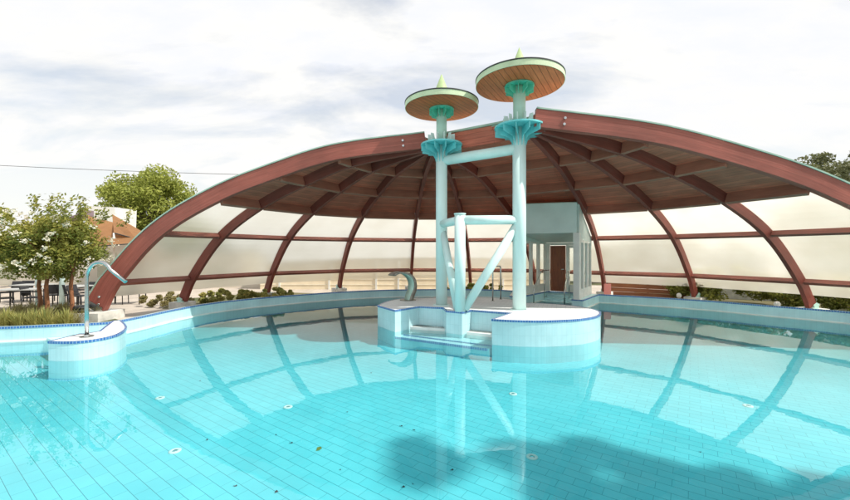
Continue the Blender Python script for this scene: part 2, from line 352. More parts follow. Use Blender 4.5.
def offset(poly, d):       # outward for ccw
    n = len(poly); o = []
    for k in range(n):
        a, b, c = (Vector(poly[k - 1]), Vector(poly[k]), Vector(poly[(k + 1) % n]))
        n1 = (b - a).normalized(); n2 = (c - b).normalized()
        n1 = Vector((n1.y, -n1.x)); n2 = Vector((n2.y, -n2.x)); m = (n1 + n2)
        m = m.normalized() if m.length > 1e-4 else n1
        q = max(.45, m.dot(n1)); o.append(tuple(b + m * d / q))
    return o
OUT = offset(POOL, .14)
ZT = .60; ZR = .36; ZF = -.38
def strip(mb, A, B, zA, zB, flip=False):    # quad ring between loops
    n = len(A)
    for k in range(n):
        j = (k + 1) % n
        b = mb.add([(*A[k], zA), (*A[j], zA), (*B[j], zB), (*B[k], zB)])
        mb.face((b, b + 1, b + 2, b + 3) if not flip else (b + 3, b + 2, b + 1, b))
BASE = offset(POOL, -.004)
mb = MB(); mb.poly(offset(POOL, .02), ZF, True); tag(mb.build('pool_floor', M['floor_tile']), kind='structure')
mb = MB(); mb.poly(BASE, 0, True); tag(mb.build('pool_water', M['water']), kind='structure')
pw = thing('pool_wall', 'light turquoise tiled pool wall with blue mosaic edge running all round the water', 'pool wall')
mb = MB(); mb.wall(POOL, ZF - .05, ZR, flip=True); mb.wall(OUT, -.1, ZR); strip(mb, POOL, OUT, ZR, ZR, True); mb.build('tiled_wall', M['wall_tile'], pw)
I1 = offset(POOL, -.012)
mb = MB(); mb.wall(I1, ZR - .042, ZR + .005, flip=True); strip(mb, I1, offset(POOL, .05), ZR + .005, ZR + .005, True); strip(mb, I1, POOL, ZR - .042, ZR - .042, False)
mb.build('mosaic_edge', M['blue_tile'], pw)
I2 = offset(POOL, -.035)
mb = MB(); mb.wall(I2, -.015, .028, flip=True); strip(mb, I2, POOL, .028, .028, True); strip(mb, I2, POOL, -.015, -.015, False); mb.build('overflow_lip', M['lip'], pw)

# ground with the pool cut out
def ringpoly(r, cx=0, cy=8, n=48): return [(cx + r * math.cos(2 * math.pi * k / n), cy + r * math.sin(2 * math.pi * k / n)) for k in range(n)]
mid = offset(POOL, .10)
TER = [(-40, -12), (24, -12), (24, 24), (-40, 24)]
mb = MB(); mb.poly(TER, .04, True, [mid]); tag(mb.build('terrace_paving', M['paving']), kind='structure')
mb = MB(); mb.poly(ringpoly(900), 0, True, [TER]); tag(mb.build('ground', M['earth']), kind='structure')
BED = [(-18, 9.6), (-14.2, 8.8), (-12, 9.3), (-10.4, 9.45), (-9.3, 9.75), (-8.6, 10.1), (-8.5, 11.0), (-9.2, 11.6), (-11, 13), (-13, 13.6), (-17, 13)]
mb = MB(); mb.poly(BED, .055, True); tag(mb.build('planting_bed', M['earth']), kind='structure')
BED2 = [(-9.8, 14.2), (-7.9, 14.7), (-6.7, 16.1), (-4.9, 17.9), (-5.4, 19.3), (-8, 20), (-11, 17)]
mb = MB(); mb.poly(BED2, .055, True); tag(mb.build('planting_bed', M['earth']), kind='structure')
BED3 = [(9.2, 18), (10.8, 15), (12.4, 13.2), (13.6, 11.8), (16, 10), (22, 12), (22, 20), (12, 21)]
mb = MB(); mb.poly(BED3, .055, True); tag(mb.build('planting_bed', M['earth']), kind='structure')

# ------------------------------------------------------------------ dome
RIB = {0: [[-10.03, 11.969, 0.35], [-9.603, 11.957, 1.134], [-8.213, 11.92, 2.658], [-6.417, 11.873, 3.726], [-4.549, 11.823, 4.456], [-2.709, 11.774, 5.005], [0.043, 11.701, 5.343]], 1: [[-8.925, 14.164, 0.35], [-8.545, 14.062, 1.134], [-7.303, 13.73, 2.658], [-5.7, 13.301, 3.726], [-4.032, 12.854, 4.456], [-2.389, 12.415, 5.005], [0.068, 11.757, 5.343]], 2: [[-7.089, 17.206, 0.35], [-6.784, 16.978, 1.134], [-5.788, 16.236, 2.658], [-4.503, 15.277, 3.726], [-3.165, 14.278, 4.456], [-1.848, 13.296, 5.005], [0.123, 11.826, 5.343]], 3: [[-4.324, 19.359, 0.35], [-4.132, 19.042, 1.134], [-3.509, 18.009, 2.658], [-2.704, 16.675, 3.726], [-1.866, 15.286, 4.456], [-1.041, 13.919, 5.005], [0.192, 11.875, 5.343]], 4: [[-0.749, 20.469, 0.35], [-0.706, 20.107, 1.134], [-0.564, 18.924, 2.658], [-0.381, 17.397, 3.726], [-0.19, 15.808, 4.456], [-0.003, 14.243, 5.005], [0.278, 11.903, 5.343]], 5: [[2.428, 20.353, 0.35], [2.34, 19.995, 1.134], [2.054, 18.829, 2.658], [1.685, 17.324, 3.726], [1.3, 15.756, 4.456], [0.922, 14.214, 5.005], [0.356, 11.906, 5.343]], 6: [[5.69, 19.586, 0.35], [5.468, 19.26, 1.134], [4.743, 18.197, 2.658], [3.806, 16.825, 3.726], [2.831, 15.396, 4.456], [1.872, 13.99, 5.005], [0.436, 11.887, 5.343]], 7: [[8.271, 17.593, 0.35], [8.037, 17.282, 1.134], [7.273, 16.269, 2.658], [6.287, 14.962, 3.726], [5.26, 13.601, 4.456], [4.249, 12.261, 5.005], [2.738, 10.257, 5.462]], 8: [[10.995, 15.569, 0.35], [10.648, 15.342, 1.134], [9.517, 14.6, 2.658], [8.055, 13.643, 3.726], [6.534, 12.646, 4.456], [5.037, 11.665, 5.005], [2.798, 10.197, 5.462]], 9: [[12.655, 12.549, 0.35], [12.239, 12.447, 1.134], [10.884, 12.111, 2.658], [9.135, 11.679, 3.726], [7.313, 11.229, 4.456], [5.52, 10.785, 5.005], [2.839, 10.122, 5.462]], 10: [[13.769, 9.49, 0.35], [13.307, 9.514, 1.134], [11.801, 9.59, 2.658], [9.856, 9.689, 3.726], [7.831, 9.792, 4.456], [5.838, 9.894, 5.005], [2.857, 10.046, 5.462]]}
def dense(C, n=8):
    C = [Vector(c) for c in C]; t = [0]
    for a, b in zip(C, C[1:]): t.append(t[-1] + (b - a).length)
    Mt = []
    for k in range(len(C)):
        a, b = max(k - 1, 0), min(k + 1, len(C) - 1); Mt.append((C[b] - C[a]) / (t[b] - t[a]))
    o = []
    for j in range(len(C) - 1):
        h = t[j + 1] - t[j]
        for q in range(n):
            u = q / n
            o.append((2 * u**3 - 3 * u * u + 1) * C[j] + (u**3 - 2 * u * u + u) * h * Mt[j] + (-2 * u**3 + 3 * u * u) * C[j + 1] + (u**3 - u * u) * h * Mt[j + 1])
    o.append(C[-1]); return o
ND = 8
CUR = {i: dense(RIB[i], ND) for i in RIB}
FR = {}
for i, c in CUR.items():
    hd = Vector((c[-1].x - c[0].x, c[-1].y - c[0].y, 0)).normalized(); sd = Vector((hd.y, -hd.x, 0)); fr = []
    for k in range(len(c)):
        t_ = (c[min(k + 1, len(c) - 1)] - c[max(k - 1, 0)]).normalized(); n_ = sd.cross(t_)
        if n_.z < 0: n_ = -n_
        fr.append((t_, n_, sd))
    FR[i] = fr
dome = thing('pool_dome', 'half dome of red timber ribs with brown boarding and frosted panels over the pool', 'dome')
DEP = .25
def loft(i, d0, d1, w, name, material, lo=0., hi=None, dfoot=None, parent=dome, u=None):
    mb = MB(); c = CUR[i]; n = len(c); per = None; ln = 0
    for k in range(n):
        t_, n_, sd = FR[i][k]; D = d1 if dfoot is None else d1 + (dfoot - d1) * max(0, 1 - k / (n * .35))**1.5
        p = c[k]
        if k: ln += (c[k] - c[k - 1]).length
        q = [p + n_ * d0 - sd * w / 2, p + n_ * d0 + sd * w / 2, p + n_ * D + sd * w / 2, p + n_ * D - sd * w / 2]
        b = mb.add(q)
        if k:
            pr = [0, w, w + D, 2 * w + D, 2 * w + 2 * D]
            for a in range(4):
                e = (a + 1) % 4
                mb.face((b - 4 + a, b - 4 + e, b + e, b + a), [(l0, pr[a]), (l0, pr[a + 1]), (ln, pr[a + 1]), (ln, pr[a])])
        l0 = ln
    mb.face((3, 2, 1, 0)); b = len(mb.v) - 4; mb.face((b, b + 1, b + 2, b + 3))
    return mb.build(name, material, parent)
for i in range(11):
    if i in (0, 10):
        a = loft(i, 0, .46, .20, 'arch', M['arch'], dfoot=.62)
        # thin metal flashing on the outer edge of the arch
        mb = MB(); c = CUR[i]; n = len(c)
        for k in range(n):
            t_, n_, sd = FR[i][k]; D = .46 + .16 * max(0, 1 - k / (n * .35))**1.5 + .004
            b = mb.add([c[k] + n_ * D - sd * .125, c[k] + n_ * D + sd * .125, c[k] + n_ * (D + .035) + sd * .125, c[k] + n_ * (D + .035) - sd * .125])
            if k:
                for q in range(4):
                    e = (q + 1) % 4; mb.face((b - 4 + q, b - 4 + e, b + e, b + q))
        mb.build('flashing', M['flash'], a)
    else: a = loft(i, -.07, DEP, .135, 'rib', M['rib'])
    # steel shoe, bolts and footing
    c = CUR[i][0]; t_, n_, sd = FR[i][0]; mbs = MB(); D = .62 if i in (0, 10) else DEP
    mbs.beam(c - n_ * .03 + t_ * .0 - Vector((0, 0, .03)), c + n_ * (D + .03) - Vector((0, 0, .03)), .26, .06)
    for s_ in (-1, 1): mbs.beam(c + n_ * .03 + sd * s_ * .125 - t_ * .02, c + n_ * (D * .8) + sd * s_ * .125 - t_ * .02, .02, .20, up=t_)
    mbs.build('steel_shoe', M['mint_lo'] if i not in (0,) else M['steel'], a)
    W_ = .95 if i in (0, 10) else .62
    mf = MB(); cc = c + n_ * D / 2
    rz = math.atan2(n_.y, n_.x); mf.box((cc.x, cc.y, .10), (W_, .60 if i else 1.0, .43), rz); mf.build('footing', M['concrete'], dome)
    if i in (0, 10):
        for kk, off in ((1, .2), (3, .28), (46, .14), (46, .3)):
            t2, n2, s2 = FR[i][kk]; p = CUR[i][kk] + n2 * off
            for s_ in (-1, 1): MB().tube([p + s2 * s_ * .10, p + s2 * s_ * .135], .035, 10).build('bolt', M['steel'], a)
def node(i, k, d): t_, n_, sd = FR[i][k * ND]; return CUR[i][k * ND] + n_ * d
for i in range(10):
    for k in range(1, 6):
        d = DEP - .14 if k <= 2 else DEP - .17
        a, b = node(i, k, d), node(i + 1, k, d); up = (FR[i][k * ND][1] + FR[i + 1][k * ND][1])
        ax = (b - a).normalized(); a = a + ax * .09; b = b - ax * .09
        mb = MB()
        if k <= 2: mb.beam(a, b, .10, .18, up); mb.build('glazing_rail', M['railm'], dome)
        else: mb.beam(a, b, .12, .33, up); mb.build('purlin', M['purlin'], dome)
def panel(i, k0, k1, th, name, material, dd, nu=3, uin=.0):
    mb = MB(); ks = list(range(k0, k1 + 1)); rows = []
    for k in ks:
        ta, na, sa = FR[i][k]; tb, nb, sb = FR[i + 1][k]
        A = CUR[i][k] + na * dd; B = CUR[i + 1][k] + nb * dd; nn = (na + nb).normalized(); row = []
        for q in range(nu + 1):
            P = A.lerp(B, q / nu); row.append((P, P + nn * th, (B - A).length * q / nu))
        rows.append(row)
    ln = 0; b0 = len(mb.v)
    for r in rows: mb.add([x[0] for x in r] + [x[1] for x in r])
    st = 2 * (nu + 1); nr = len(rows)
    for k in range(nr - 1):
        l2 = ln + (rows[k + 1][0][0] - rows[k][0][0]).length
        for q in range(nu):
            a = b0 + k * st + q; uv = [(rows[k][q][2], ln), (rows[k][q + 1][2], ln), (rows[k + 1][q + 1][2], l2), (rows[k + 1][q][2], l2)]
            mb.face((a, a + 1, a + st + 1, a + st), uv)
            if th > 0: a += nu + 1; mb.face((a + st, a + st + 1, a + 1, a), uv[::-1])
        if th > 0:
            for q in (0, nu):
                a = b0 + k * st + q; mb.face((a, a + st, a + st + nu + 1, a + nu + 1))
        ln = l2
    if th > 0:
        for k in (0, nr - 1):
            for q in range(nu):
                a = b0 + k * st + q; mb.face((a, a + nu + 1, a + nu + 2, a + 1))
    return mb.build(name, material, dome)
for i in range(10):
    for (a, b) in ((3, 8), (8, 16), (16, 24)): panel(i, a, b, 0, 'frosted_panel', M['poly'], DEP - .03)
    for (a, b) in ((24, 32), (32, 40), (40, 48)): panel(i, a, b, .09, 'roof_boarding', M['board'], DEP - .01, 2)
    # the weather skin above the boards
    panel(i, 24, 48, .03, 'roof_skin', M['flash'], DEP + .09, 2)
# ridge between the two column heads
mb = MB(); a = Vector((.50, 11.62, 5.46)); b = Vector((2.66, 10.62, 5.58)); mb.beam(a, b, .10, .50); mb.build('ridge_board', M['board'], dome)
mb = MB(); mb.beam(a + Vector((0, 0, .28)), b + Vector((0, 0, .28)), .22, .055); mb.build('flashing', M['flash'], dome)

# ------------------------------------------------------------------ island platform
disc_ = smooth([(1.57, 8.94), (2.0, 8.80), (2.6, 8.73), (3.15, 8.80), (3.75, 9.0), (4.3, 9.45), (4.62, 10.1), (4.55, 10.8), (4.15, 11.35), (3.6, 11.65), (3.03, 11.75)], 4)
back_ = smooth([(2.9, 12.5), (2.3, 13.1), (1.2, 13.2), (0, 13.0), (-.75, 12.85), (-1.2, 12.1), (-1.39, 11.2)], 4)
ISL = disc_ + back_ + [(-.81, 10.29), (-.17, 11.0), (.5, 10.78), (.57, 10.22), (.97, 9.98), (1.25, 10.33), (2.22, 9.84)]
isl = thing('island_platform', 'tiled island platform with a round lobe carrying the two mushroom columns', 'platform')
mb = MB(); mb.wall(ISL, ZF - .02, ZT); mb.build('tiled_side', M['wall_tile'], isl)
mb = MB(); mb.poly(ISL, ZT, True); mb.build('tiled_top', M['top_tile'], isl)
O1 = offset(ISL, .012)
mb = MB(); mb.wall(O1, ZT - .04, ZT + .005); strip(mb, O1, offset(ISL, -.035), ZT + .005, ZT + .005, False); strip(mb, O1, ISL, ZT - .04, ZT - .04, True); mb.build('mosaic_edge', M['blue_tile'], isl)
st_ = [(-.84, 10.24), (1.50, 8.93), (2.1, 9.8), (1.25, 10.36), (.97, 10.05), (.6, 10.3), (.5, 10.8), (-.17, 11.04)]
mb = MB(); mb.wall(st_, ZF, -.09); mb.poly(st_, -.09, True); mb.build('underwater_step', M['wall_tile'], isl)
mb = MB(); e0, e1 = Vector((-.80, 10.20)), Vector((1.46, 8.935)); mb.beam((e0.x, e0.y, -.115), (e1.x, e1.y, -.115), .03, .055); mb.beam((e0.x + .22, e0.y + .15, -.075), (e1.x + .24, e1.y + .16, -.075), .035, .02); mb.build('step_edge', M['blue_tile'], isl)
for pl in ([(-.17, 10.97), (.49, 10.75), (.55, 10.42), (-.42, 10.72)], [(1.26, 10.31), (2.18, 9.86), (1.98, 9.58), (1.10, 10.02)]):
    mb = MB(); mb.wall(pl, ZF, .07); mb.poly(pl, .07, True); lg = mb.build('grate_ledge', M['lip'], isl)
    mb = MB(); A, B, C_, D = [Vector((*p, 0)) for p in pl]
    for q in range(26):
        u = (q + .5) / 26; p0 = A.lerp(B, u); p1 = D.lerp(C_, u); mb.beam((*(p0.lerp(p1, .12)).xy, .082), (*(p0.lerp(p1, .75)).xy, .082), .012, .016)
    mb.build('grate', M['steel'], lg)

# ------------------------------------------------------------------ mushroom tower
tow = thing('mushroom_tower', 'pale turquoise steel tower with two round mushroom canopies on tall columns', 'water feature', (1.3, 10.6, ZT))
def rel(p): return (p[0] - 1.3, p[1] - 10.6, p[2] - ZT)
CL = (.491, 11.30); CR = (2.570, 10.38); PF = (.93, 10.13)
def tb(name, pts, r, material, parent=tow, seg=28): return MB().tube([rel(p) for p in pts], r, seg).build(name, material, parent)
for (cx, cy), r, ztop, rd, zd, zc in ((CL, .168, 5.40, 1.07, 6.41, 5.33), (CR, .180, 5.62, 1.165, 6.71, 5.55)):
    tb('column', [(cx, cy, ZT), (cx, cy, zc)], r, M['mint'])
    bp = MB().lathe([(0, 0), (r + .08, 0), (r + .08, .02), (r + .005, .02)], rel((cx, cy, ZT)), 32, False).build('base_plate', M['mint'], tow)
    tb('upper_column', [(cx, cy, zc), (cx, cy, zd - .01)], r * .93, M['mint_lo'])
    # collar with radial fins
    cr = rd * .575
    col = MB().lathe([(r, -.02), (cr, -.02), (cr, .025), (r, .025), (r, -.02)], rel((cx, cy, zc)), 48, False).build('collar', M['turq'], tow)
    for q in range(12):
        a = 2 * math.pi * (q + .3) / 12; ca, sa = math.cos(a), math.sin(a)
        def P(rr, z): x, y, zz = rel((cx + rr * ca, cy + rr * sa, zc + z)); return Vector((x, y, zz))
        mb = MB(); th = Vector((-sa, ca, 0)) * .008
        prof = [(r - .01, -.025), (cr - .01, -.025), (cr - .01, -.19), (cr - .12, -.215), (r + .10, -.27), (r + .035, -.38), (r - .01, -.54)]
        b = mb.add([P(*p) - th for p in prof] + [P(*p) + th for p in prof]); n = len(prof)
        mb.face([b + k for k in range(n)][::-1]); mb.face([b + n + k for k in range(n)])
        for k in range(n): mb.face((b + k, b + (k + 1) % n, b + n + (k + 1) % n, b + n + k))
        mb.build('fin', M['turq'], col)
        if True:
            mb = MB(); prof = [(r - .02, .026), (cr * .66, .026), (cr * .66, .30), (cr * .50, .30), (cr * .42, .14), (r - .02, .08)]
            b = mb.add([P(*p) - th for p in prof] + [P(*p) + th for p in prof]); n = len(prof)
            mb.face([b + k for k in range(n)][::-1]); mb.face([b + n + k for k in range(n)])
            for k in range(n): mb.face((b + k, b + (k + 1) % n, b + n + (k + 1) % n, b + n + k))
            mb.build('bracket_plate', M['mint'], col)
    # canopy disc
    can = MB().lathe([(rd, .0), (rd + .012, .0), (rd + .012, .15), (rd - .02, .15)], rel((cx, cy, zd)), 96, False).build('canopy_rim', M['green_rim'], tow)
    MB().lathe([(rd + .024, .1515), (rd + .024, .17), (0.02, .27)], rel((cx, cy, zd)), 72, False).build('canopy_roof', M['dark'], can)
    MB().lathe([(rd + .022, .138), (rd + .022, .1512), (rd + .013, .1512), (rd + .013, .138), (rd + .022, .138)], rel((cx, cy, zd)), 72, False).build('drip_edge', M['dark'], can)
    mb = MB(); np_ = 15
    for q in range(np_):      # planked soffit, one plank after another
        y0 = -rd + 2 * rd * q / np_; y1 = -rd + 2 * rd * (q + 1) / np_ - .008; ang = .9 if cx < 1.5 else 1.05; ca, sa = math.cos(ang), math.sin(ang)
        K = 9; top = []; bot = []
        for j in range(K):
            f = j / (K - 1)
            yy = y0 + .0001 + (y1 - y0) * f; hx = math.sqrt(max(rd * rd - yy * yy, 0)); top.append((hx, yy)); bot.append((-hx, yy))
        pl = top + bot[::-1]; X = [rel((cx + x * ca - y * sa, cy + x * sa + y * ca, zd - .004)) for x, y in pl]
        b = mb.add(X); uo = q * 3.7; mb.face([b + k for k in range(len(X))][::-1], [(x + uo, y + q * .31) for x, y in pl][::-1])
    mb.build('planked_soffit', M['planks'], can)
    MB().lathe([(r, -.05), (rd * .34, -.05), (rd * .34, -.012), (r, -.012)], rel((cx, cy, zd)), 40, False).build('soffit_flange', M['tgreen'], can)
    mb = MB()
    for q in range(10):
        a = 2 * math.pi * q / 10; ca, sa = math.cos(a), math.sin(a); th = Vector((-sa, ca, 0)) * .006
        pf = [(r * .5, -.051), (rd * .335, -.051), (rd * .335, -.19), (r * .5, -.30)]
        V = [Vector(rel((cx + rr * ca, cy + rr * sa, zd + z))) for rr, z in pf]; b = mb.add([v - th for v in V] + [v + th for v in V])
        mb.face((b + 3, b + 2, b + 1, b)); mb.face((b + 4, b + 5, b + 6, b + 7))
        for k in range(4): mb.face((b + k, b + (k + 1) % 4, b + 4 + (k + 1) % 4, b + 4 + k))
    mb.build('flange_fins', M['tgreen'], can)
    MB().lathe([(.31, .25), (.295, .29), (.012, 1.02), (0, 1.025)], rel((cx, cy, zd)), 28, True).build('finial_cone', M['lime'], can)
tb('front_post', [(*PF, ZT), (*PF, 3.17)], .145, M['mint'])
MB().lathe([(.145, 3.17 - ZT), (.16, 3.172 - ZT), (.16, 3.20 - ZT), (0, 3.205 - ZT)], (PF[0] - 1.3, PF[1] - 10.6, 0), 28, False).build('post_cap', M['mint'], tow)
tb('crossbeam', [(CL[0], CL[1], 4.87), (CR[0], CR[1], 4.99)], .145, M['mint'])
tb('crossbeam', [(PF[0], PF[1], 3.02), (CR[0], CR[1], 3.05)], .125, M['mint'])
tb('crossbeam', [(PF[0], PF[1], 3.02), (CL[0], CL[1], 3.00)], .115, M['mint'])
tb('diagonal_brace', [(PF[0] + .12, PF[1] + .02, ZT + .05), (CR[0] - .05, CR[1], 2.93)], .115, M['mint'])
tb('diagonal_brace', [(PF[0] - .06, PF[1] + .1, ZT + .05), (CL[0] + .02, CL[1], 2.88)], .105, M['mint'])

# ------------------------------------------------------------------ cobra spout, island hand rail
sp = thing('cobra_spout', 'curved steel cobra spout with green inner face standing on the island platform', 'water spout', (-.56, 12.4, ZT), R_(0))
cur = [(0, 0), (.04, .16), (.11, .34), (.13, .52), (.08, .70), (-.05, .83), (-.22, .885), (-.40, .87), (-.52, .80)]
cur = smooth(cur, 4); wv = Vector((.60, -.80, 0)) * .19
def spline_band(off0, off1, name, material, par):
    mb = MB(); n = len(cur)
    for k in range(n):
        a = cur[max(k - 1, 0)]; b = cur[min(k + 1, n - 1)]; tx, tz = b[0] - a[0], b[1] - a[1]; l = math.hypot(tx, tz); nx, nz = tz / l, -tx / l
        f = 1 - .75 * (k / n)
        P = Vector((cur[k][0], cur[k][1] * .0, cur[k][1]))
        o0 = Vector((nx, 0, nz)) * off0 * f; o1 = Vector((nx, 0, nz)) * off1 * f; w = wv * (.75 + .35 * k / n)
        b_ = mb.add([P + o0 - w, P + o0 + w, P + o1 + w, P + o1 - w])
        if k:
            for q in range(4):
                e = (q + 1) % 4; mb.face((b_ - 4 + q, b_ - 4 + e, b_ + e, b_ + q), None, True)
    mb.face((3, 2, 1, 0)); e = len(mb.v) - 4; mb.face((e, e + 1, e + 2, e + 3)); return mb.build(name, material, par)
spline_band(-.03, .10, 'spout_body', M['spout_steel'], sp)
spline_band(-.036, -.031, 'spout_lining', M['spout_green'], sp)
MB().lathe([(0, 0), (.26, 0), (.26, .015), (0, .016)], (0, 0, 0), 24, False).build('base_flange', M['spout_steel'], sp)
hr = thing('grab_rail', 'inverted steel U grab rail standing at the back of the island platform', 'hand rail', (2.25, 12.35, ZT))
def arc_rail(a, b, h, r, n=7, rr=.09):
    a, b = Vector(a), Vector(b); t = (b - a).normalized(); P = [a]
    for k in range(n): q = math.pi / 2 * k / (n - 1); P.append(a + Vector((0, 0, h - rr)) + t * rr * (1 - math.cos(q)) + Vector((0, 0, rr * math.sin(q))))
    for k in range(n): q = math.pi / 2 * k / (n - 1); P.append(b + Vector((0, 0, h - rr)) - t * rr * (1 - math.sin(q)) + Vector((0, 0, rr * math.cos(q))))
    P.append(b); return P
MB().tube(arc_rail((-.08, -.15, 0), (.26, .28, 0), 1.10, .022), .022, 10).build('rail_tube', M['steel'], hr)
MB().lathe([(0, 0), (.06, 0), (.06, .012), (0, .013)], (-.08, -.15, 0), 16, False).build('foot_flange', M['steel'], hr)
MB().lathe([(0, 0), (.06, 0), (.06, .012), (0, .013)], (.26, .28, 0), 16, False).build('foot_flange', M['steel'], hr)

# ------------------------------------------------------------------ left block with gooseneck jet
BLK = smooth([(-7.56, 8.34), (-7.56, 7.66)], 1) + smooth([(-7.55, 7.64), (-7.25, 7.60), (-6.95, 7.64), (-6.72, 7.85), (-6.68, 8.25), (-6.95, 8.85), (-7.35, 9.35), (-7.95, 9.95)], 4)
BLK = BLK + [(-8.1, 9.9), (-7.7, 9.2), (-7.35, 8.6), (-7.45, 8.35)]
blk = thing('tiled_block', 'low rounded tiled block projecting from the left pool wall under the gooseneck pipe', 'pool block')
ZB = .39
mb = MB(); mb.wall(BLK, ZF, ZB); mb.build('tiled_side', M['wall_tile'], blk)
mb = MB(); mb.poly(BLK, ZB, True); mb.build('tiled_top', M['top_tile'], blk)
LDG = [(-7.62, 8.2), (-7.3, 8.7), (-7.7, 9.3), (-8.15, 9.9), (-8.65, 9.62), (-9.35, 9.42)]
mb = MB(); mb.wall(LDG, ZF, .06); mb.poly(LDG, .06, True); mb.build('low_ledge', M['wall_tile'], blk)
E1 = offset(BLK, .012)
mb = MB(); mb.wall(E1, ZB - .042, ZB + .005); strip(mb, E1, offset(BLK, -.035), ZB + .005, ZB + .005, False); strip(mb, E1, BLK, ZB - .042, ZB - .042, True); mb.build('mosaic_edge', M['blue_tile'], blk)
gn = thing('gooseneck_jet', 'tall bent stainless steel gooseneck water pipe on the left tiled block', 'water pipe', (-7.12, 8.02, ZB + .005))
pts = [(0, 0, 0), (0, 0, .6), (0, 0, 1.17)]
for q in range(1, 13):
    a = math.pi - q / 12 * R_(148); pts.append((.28 + .28 * math.cos(a), -.02 * q / 12, 1.23 + .34 * math.sin(a)))
pts += [(.86, -.05, 1.16)]
MB().tube(pts, .036, 16).build('pipe', M['steel'], gn)
MB().lathe([(0, 0), (.12, 0), (.12, .012), (.05, .02), (.05, .05)], (0, 0, 0), 24, False).build('flange', M['steel'], gn)

# ------------------------------------------------------------------ pavilion over the swim-through
pav = thing('swim_in_pavilion', 'pale pavilion with tall windows and deep fascia over the swim-through channel', 'pavilion')
A = Vector((3.61, 15.43)); B = Vector((5.74, 14.39)); Ld = Vector((1.70, 1.95)).normalized()
A2 = A + Ld * 3.0; B2 = B + Vector((1.25, 1.80)).normalized() * 2.35
zf0, zf1 = 2.89, 4.02
def quadwall(mb, a, b, z0a, z0b, z1a, z1b, th=.10):
    d = (b - a).normalized(); n = Vector((d.y, -d.x)) * th / 2
    P = [(*(a + n), z0a), (*(b + n), z0b), (*(b - n), z0b), (*(a - n), z0a), (*(a + n), z1a), (*(b + n), z1b), (*(b - n), z1b), (*(a - n), z1a)]
    return mb.hexa(P)
mb = MB(); quadwall(mb, A, B, zf0, zf0, zf1 + .06, zf1, .12); quadwall(mb, B + Vector((.06, .08)), B2, 2.66, 2.56, zf1 - .02, 2.75, .10); quadwall(mb, A + Vector((.06, .08)), A2, 2.66, 2.56, 4.0, 2.8, .10); mb.build('fascia', M['fascia'], pav)
mb = MB(); P = [(*A, zf0 + .02), (*B, zf0 + .02), (*B2, 2.58), (*A2, 2.58)]; mb.hexa(P + [(x, y, z + .06) for x, y, z in P]); mb.build('ceiling', M['fascia'], pav)
mb = MB(); mb.hexa([(A.x, A.y, zf1 + .03), (B.x, B.y, zf1 - .02), (B2.x, B2.y, 2.75), (A2.x, A2.y, 2.8), (A.x, A.y, zf1 + .09), (B.x, B.y, zf1 + .04), (B2.x, B2.y, 2.81), (A2.x, A2.y, 2.86)]); mb.build('roof', M['flash'], pav)
MB().box((B.x + .02, B.y + .03, (ZR + zf0) / 2 + .004), (.22, .22, zf0 - ZR - .012), .87).build('corner_post', M['white'], pav)
def winrow(a, b, n, z0, z1, sill=.34):
    d = (b - a); L_ = d.length; d = d.normalized(); w = L_ / n; rz = math.atan2(d.y, d.x)
    for k in range(n):
        c0 = a + d * w * k; c1 = a + d * w * (k + 1); c = (c0 + c1) / 2
        fm = MB(); fw_ = min(.088, w * .14)
        for cc, s_ in ((c0 + d * fw_ / 2, 1), (c1 - d * fw_ / 2, 1)): fm.box((cc.x, cc.y, (z0 + z1) / 2), (fw_, .10, z1 - z0), rz)
        fm.box((c.x, c.y, z0 + sill / 2), (w - 2 * fw_ - .004, .085, sill), rz); fm.box((c.x, c.y, z1 - .06), (w - 2 * fw_ - .004, .085, .12), rz)
        f = fm.build('window_frame', M['white'], pav)
        pm = MB(); e = d * (w / 2 - fw_); i_ = pm.add([(*(c - e), z0 + sill), (*(c + e), z0 + sill), (*(c + e), z1 - .12), (*(c - e), z1 - .12)]); pm.face((i_, i_ + 1, i_ + 2, i_ + 3)); pm.build('pane', M['glass'], f)
winrow(B + Vector((.15, .20)), B2, 3, ZR + .006, 2.64)
winrow(A + Vector((.02, .05)), A2, 4, ZR + .006, 2.64)
E0, E1_ = A2, B2
dd = (E1_ - E0); rz = math.atan2(dd.y, dd.x); c = E0.lerp(E1_, .30)
dr = MB().box((c.x, c.y, ZR + 1.05), (.70, .05, 2.06), rz).build('door', M['door'], pav)
for z in (.95, 1.85): MB().box((c.x + .03 * math.sin(rz), c.y - .03 * math.cos(rz), z), (.46, .02, .7), rz).build('door_panel', M['door'], dr)
MB().box((c.x + .24 * math.cos(rz) + .06 * math.sin(rz), c.y + .24 * math.sin(rz) - .06 * math.cos(rz), 1.38), (.12, .03, .03), rz).build('handle', M['steel'], dr)
mb = MB()
for f0, f1 in ((.0, .11), (.49, .53), (.94, 1.0)):
    p, q = E0.lerp(E1_, f0), E0.lerp(E1_, f1); quadwall(mb, p, q, ZR, ZR, 2.46, 2.46, .08)
mb.build('end_wall', M['white'], pav)
p, q = E0.lerp(E1_, .53), E0.lerp(E1_, .94); winrow(p, q, 2, ZR + .006, 2.455)
mb = MB(); quadwall(mb, E0, E1_, 2.462, 2.462, 2.57, 2.57, .12); mb.build('door_lintel', M['white'], pav)
sl_ = [(5.73, 17.50), (7.03, 16.58), (7.5, 17.2), (6.2, 18.1)]; mb = MB(); mb.wall(sl_, -.1, ZR - .004); mb.poly(sl_, ZR - .004, True); mb.build('landing', M['wall_tile'], pav)
sl_ = [(5.74, 14.47), (5.90, 14.37), (7.36, 16.22), (7.06, 16.5)]; mb = MB(); mb.wall(sl_, -.1, ZR); mb.poly(sl_, ZR - .002, True); mb.build('window_plinth', M['wall_tile'], pav)
